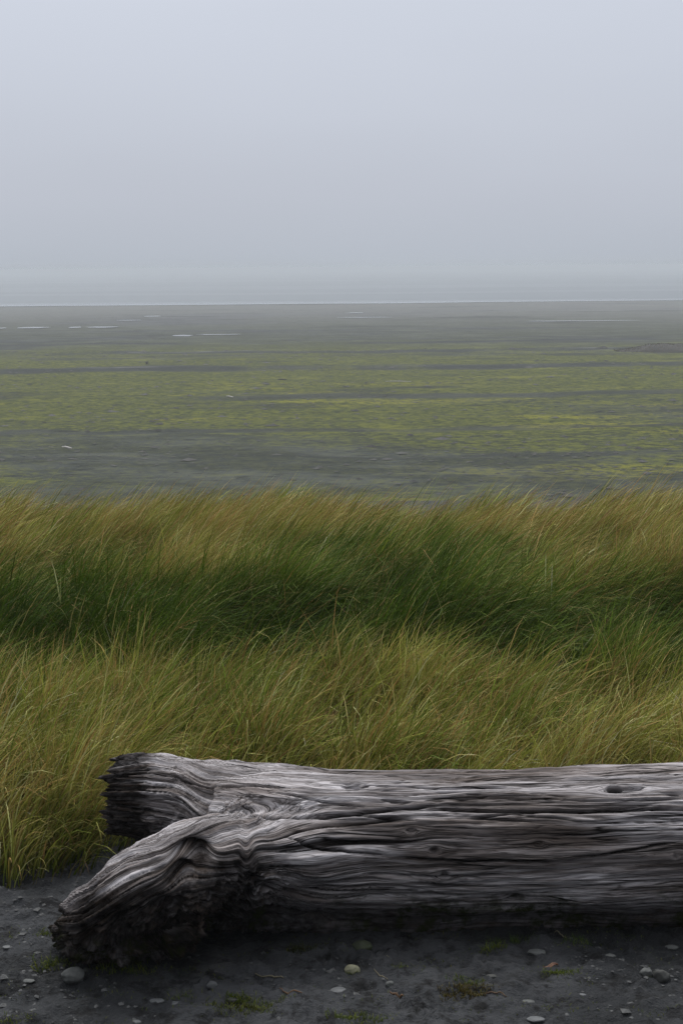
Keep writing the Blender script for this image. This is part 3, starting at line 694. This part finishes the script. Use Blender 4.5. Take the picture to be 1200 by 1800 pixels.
# ------------------------------------------------------------------ twigs
def rod(name, pts, rad, mat, label, cat, group=None, lift=.0, ends=.5, flat=False):
    P_ = np.array(pts, float); m = len(P_); ns = 8; L = []
    T_ = np.gradient(P_, axis=0); T_ /= np.linalg.norm(T_, axis=1)[:, None]
    Vv = []
    for i in range(m):
        A = np.cross(T_[i], [0, 0, 1.]); A /= np.linalg.norm(A)+1e-9; B = np.cross(A, T_[i]); f = i/(m-1); r = rad*(ends+(1-ends)*math.sin(math.pi*min(max(f, .08), .92)))
        for k in range(ns):
            a = 2*math.pi*k/ns; rr = r*(1+.18*math.sin(3*i+k*2.1)); Vv.append(P_[i]+A*math.cos(a)*rr+B*math.sin(a)*rr*(.6 if flat else 1))
    Fs = [tuple(q) for q in grid_faces(m, ns, True)]+[tuple(range(ns))[::-1], tuple((m-1)*ns+k for k in range(ns))]
    Vv = np.array(Vv); c = P_.mean(0); me = bpy.data.meshes.new(name); me.from_pydata((Vv-c).tolist(), [], Fs)
    me.polygons.foreach_set('use_smooth', np.ones(len(me.polygons), bool)); me.materials.append(mat)
    o = link(name, me, label=label, category=cat, group=group); o.location = c; return o
def twig(name, pix, rad, kind, label, cat='twig', group=None, wob=.002):
    P_ = []
    for i in range(len(pix)-1):
        for f in np.linspace(0, 1, 6)[:-1 if i < len(pix)-2 else None]:
            q = at_z(pix[i][0]*(1-f)+pix[i+1][0]*f, pix[i][1]*(1-f)+pix[i+1][1]*f, 0)
            q[2] = float(zgr(q[0], q[1]))+rad*.8+random.uniform(0, wob); q[0] += random.uniform(-wob, wob)*.5; P_.append(q)
    return rod(name, P_, rad, M_tw[kind], label, cat, group)
twig('twig', [(448, 1707), (478, 1709), (498, 1716)], .0022, 'pale', 'pale forked twig on silt left of the yellowish pebble', group='twigs on the silt')
twig('twig', [(657, 1702), (668, 1712), (682, 1718)], .0014, 'pale', 'thin grey twig just right of the yellowish pebble', group='twigs on the silt')
twig('stick', [(684, 1744), (696, 1746), (709, 1750)], .0034, 'brown', 'short thick light brown stick with a small sprout beside it', 'stick', group='twigs on the silt')
twig('twig', [(973, 1634), (987, 1638), (1000, 1644)], .0015, 'pale', 'straw coloured twig beneath the log, right of centre', group='twigs on the silt')
twig('twig', [(492, 1748), (508, 1756), (531, 1760)], .0019, 'brown', 'reddish brown twig at the right end of the sprawling weed', group='twigs on the silt')
twig('twig', [(840, 1755), (868, 1757), (890, 1763)], .0016, 'brown', 'brown trailing stem right of the dried weed clump', group='twigs on the silt')
twig('twig', [(667, 1679), (677, 1684), (683, 1691)], .0013, 'pale', 'tiny light twig up near the shade of the log', group='twigs on the silt')
# curled leaf
lc = at_z(967, 1698, 0); lc[2] = float(zgr(lc[0], lc[1]))
u_ = np.linspace(-1, 1, 13); v_ = np.linspace(-1, 1, 7); U_, V_ = np.meshgrid(u_, v_)
LV = np.stack([U_*.02, V_*.006*(1-U_**2)**.7, .003+.004*V_**2+.004*np.sin(U_*3)+.0008*np.sin(U_*22)], -1).reshape(-1, 3)
m_leaf, t, b, _ = newmat('dead_leaf'); t.links.new(mixc(t, rng_(t, tnoise(t, objco(t), 90), .4, .6), (.09, .03, .012, 1), (.16, .07, .024, 1)), b.inputs['Base Color'])
me = mesh_np('leaf', LV, grid_faces(7, 13), m_leaf); sm = link('leaf', me, label='curled red brown dead leaf on silt at the right', category='leaf')
sol = sm.modifiers.new('s', 'SOLIDIFY'); sol.thickness = .0008; sm.location = lc+np.array([0, 0, .002]); sm.rotation_euler = (0, 0, .3)

# ------------------------------------------------------------------ tufts
YG = (.10, .14, .02); YG2 = (.17, .18, .02)
def tuft(px, py, wpx, nb, hgt_, label, name='grass_tuft', cols=((.045, .075, .012), YG, YG2), flatness=1.0, dep=.5, cat='grass tuft', group='sprouts on the silt'):
    c = at_z(px, py, 0); sl = np.linalg.norm(c-np.array([0, 0, EYE])); rx = wpx/F*sl/2
    a = rng.uniform(0, 6.28, nb); r = rng.random(nb)**.8*(1+.6*noise(np.cos(a)*2, np.sin(a)*2, px*.37)); x = c[0]+r*np.cos(a)*rx*1.25; y = c[1]+r*np.sin(a)*rx*dep*1.1
    z = zgr(x, y)-.002; la = rng.uniform(0, 6.28, nb); lm_ = rng.uniform(.3, 1.3, nb)*flatness
    cc = ramp(rng.random(nb), cols)
    hgt = hgt_*.8; zc = float(zgr(c[0], c[1]))
    R_ = np.stack([x-c[0], y-c[1], z-zc], -1)
    me = blades(name, R_, hgt*rng.uniform(.4, 1.2, nb), np.stack([np.cos(la), np.sin(la)], -1)*lm_[:, None], rng.uniform(0, 3.14, nb), np.full(nb, .0018), cc*.7, cc, M_grass, nl=4, droop=rng.gamma(1, .3, nb))
    o = link(name, me, label=label, category=cat, group=group); o.location = (c[0], c[1], zc); return o
tuft(92, 1697, 70, 170, .030, 'tangled green weed against the left foot of the root end')
tuft(215, 1706, 90, 170, .030, 'grass sprouts along the base of the root end, right of the round pebble')
tuft(322, 1745, 50, 70, .020, 'small yellow green tuft above the two flat chips')
tuft(435, 1768, 110, 520, .024, 'wide sprawling patch of green and brown weed at lower left centre', cols=((.045, .035, .012), (.07, .08, .015), YG, YG2), flatness=1.2)
tuft(415, 1752, 40, 130, .024, 'bright green end of the weed beside the dark angular pebble', group='sprouts on the silt')
tuft(815, 1750, 76, 620, .022, 'dried brown weed clump on the open silt right of centre', cols=((.04, .028, .01), (.09, .065, .02), (.12, .12, .02)), flatness=1.3)
tuft(825, 1734, 50, 120, .020, 'fresh green sprouts just behind the dried brown weed clump')
tuft(868, 1672, 40, 130, .026, 'yellow green tuft left of the angular grey rock')
tuft(985, 1714, 56, 420, .012, 'low bright moss cushion left of the dark wedge shaped rock', name='moss_cushion', cat='moss')
tuft(970, 1720, 40, 160, .010, 'left lobe of moss spreading below the red leaf', name='moss_cushion', cat='moss')
tuft(619, 1708, 24, 40, .014, 'tiny green sprig at the foot of the yellowish pebble')
tuft(700, 1700, 30, 50, .012, 'faint low sprout right of the yellowish pebble')
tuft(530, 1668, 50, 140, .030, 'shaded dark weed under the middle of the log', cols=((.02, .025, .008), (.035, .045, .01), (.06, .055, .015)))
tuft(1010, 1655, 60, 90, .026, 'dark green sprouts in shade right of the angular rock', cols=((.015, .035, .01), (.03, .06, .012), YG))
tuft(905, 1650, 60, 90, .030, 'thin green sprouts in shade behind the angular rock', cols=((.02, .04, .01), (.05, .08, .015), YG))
tuft(18, 1795, 90, 120, .016, 'yellow green patch in the bottom left corner')
tuft(612, 1792, 60, 200, .020, 'green tuft at the bottom edge near the middle')
tuft(660, 1790, 60, 120, .018, 'thinner green tuft at the bottom edge, right of the middle one')
tuft(78, 1650, 30, 50, .025, 'small rough weed on the silt left of the root end')
def cover():
    nn = 16000; x = rng.uniform(-1.4, 1.6, nn); y = rng.uniform(2.75, 3.5, nn)
    m_ = fbm(x*5, y*9, 3, seed=111, o=3)
    k = m_ > rng.uniform(.05, .5, nn); x, y = x[k], y[k]; nn = len(x); a = rng.uniform(0, 6.28, nn)
    c = ramp(rng.random(nn), [(.04, .05, .012), YG, YG2])
    return blades('ground_cover', np.stack([x, y, zgr(x, y)-.001], -1), rng.uniform(.003, .012, nn), np.stack([np.cos(a), np.sin(a)], -1)*1.0, rng.uniform(0, 3.1, nn), np.full(nn, .0018), c*.6, c, M_grass, nl=2)
link('ground_cover', cover(), kind='stuff', label='sparse green seedlings dotted over the dark silt', category='seedlings')

# ------------------------------------------------------------------ things out on the flat
def flat_rod(px0, py0, px1, py1, rad, kind, label, cat, name):
    a = at_z(px0, py0, FLAT+.05); b_ = at_z(px1, py1, FLAT+.05)
    P_ = [a+(b_-a)*f+np.array([0, 0, .02+.02*math.sin(f*5)]) for f in np.linspace(0, 1, 14)]
    return rod(name, P_, rad, M_tw[kind], label, cat, flat=False)
flat_rod(676, 671, 722, 670.5, .04, 'white', 'long bleached driftwood pole lying on the algae covered flat', 'driftwood', 'driftwood_pole')
flat_rod(398, 697, 410, 698, .055, 'white', 'short bleached wood piece on the flat left of the long pole', 'driftwood', 'driftwood_piece')
flat_rod(110, 786, 126, 788, .06, 'white', 'white wood fragment lying on the flat at the left', 'driftwood', 'driftwood_piece')
flat_rod(488, 667, 504, 667, .055, 'black', 'dark sunken branch on the flat left of the long pole', 'driftwood', 'driftwood_branch')
g = at_z(258, 640, FLAT+.03)
st_ = rod('driftwood_stump', [g+np.array(q) for q in ((0, 0, -.05), (.02, 0, .09), (.05, 0, .18), (.03, 0, .29))], .13, M_tw['black'], 'small dark stump standing alone on the far green flat', 'stump', ends=.7)
for dx, dz in ((.22, .27), (-.18, .21)):
    r2 = rod('branch_stub', [g+np.array(q) for q in ((0, 0, .06), (dx*.5, 0, .10+dz*.4), (dx, 0, .10+dz))], .035, M_tw['black'], None, None)
    r2.parent = st_; r2.location = r2.location-st_.location

def weed_specks():
    Vs, Fs = [], []; k = 0; r3 = np.random.default_rng(77)
    cube = np.array([[0, 0, 1], [1, 0, 0], [.2, 1, 0], [-1, .2, 0], [0, -1, 0]]); fc = [(0, 1, 2), (0, 2, 3), (0, 3, 4), (0, 4, 1)]
    for i in range(5200):
        y = 60*(190/60)**r3.random(); x = r3.uniform(-1, 1)*y*.34
        if float(noise(x*.03, y*.08, 0, seed=131)) < r3.uniform(-.5, .35): continue
        s_ = r3.lognormal(math.log(.05), .5)*(y/70)**.5*1.5
        v = cube*s_*np.array([1.6, 1, .45])*r3.uniform(.5, 1.3, (5, 3))
        Vs.append(v+np.array([x, y, FLAT+.03+float(fbm(x*.03, y*.09, 9.2, o=3))*.05])); Fs += [(a_+k, b_+k, c_+k) for a_, b_, c_ in fc]; k += 5
    return mesh_np('weed', np.concatenate(Vs), np.array(Fs), M_tw['black'], smooth=False)
link('weed_specks', weed_specks(), kind='stuff', label='scattered dark weed clumps on the mudflat', category='weed')

# ------------------------------------------------------------------ haze
m = bpy.data.materials.new('haze'); m.use_nodes = True; t = m.node_tree; t.nodes.clear()
o_ = N(t, 'ShaderNodeOutputMaterial'); pv = N(t, 'ShaderNodeVolumePrincipled')
pv.inputs['Color'].default_value = (.68, .72, .76, 1); pv.inputs['Density'].default_value = .00115; pv.inputs['Anisotropy'].default_value = 0.0
t.links.new(pv.outputs[0], o_.inputs['Volume'])
hx, y0_, y1_, zb, zt = 4500, -70, 4500, -12.5, 2.5
V = [(sx*hx, yy, zz) for zz in (zb, zt) for yy in (y0_, y1_) for sx in (-1, 1)]
me = bpy.data.meshes.new('haze'); me.from_pydata(V, [], [(0, 2, 3, 1), (4, 5, 7, 6), (0, 1, 5, 4), (2, 6, 7, 3), (0, 4, 6, 2), (1, 3, 7, 5)]); me.materials.append(m)
link('haze', me, kind='stuff', label='pale sea mist lying over the flat and water', category='haze')
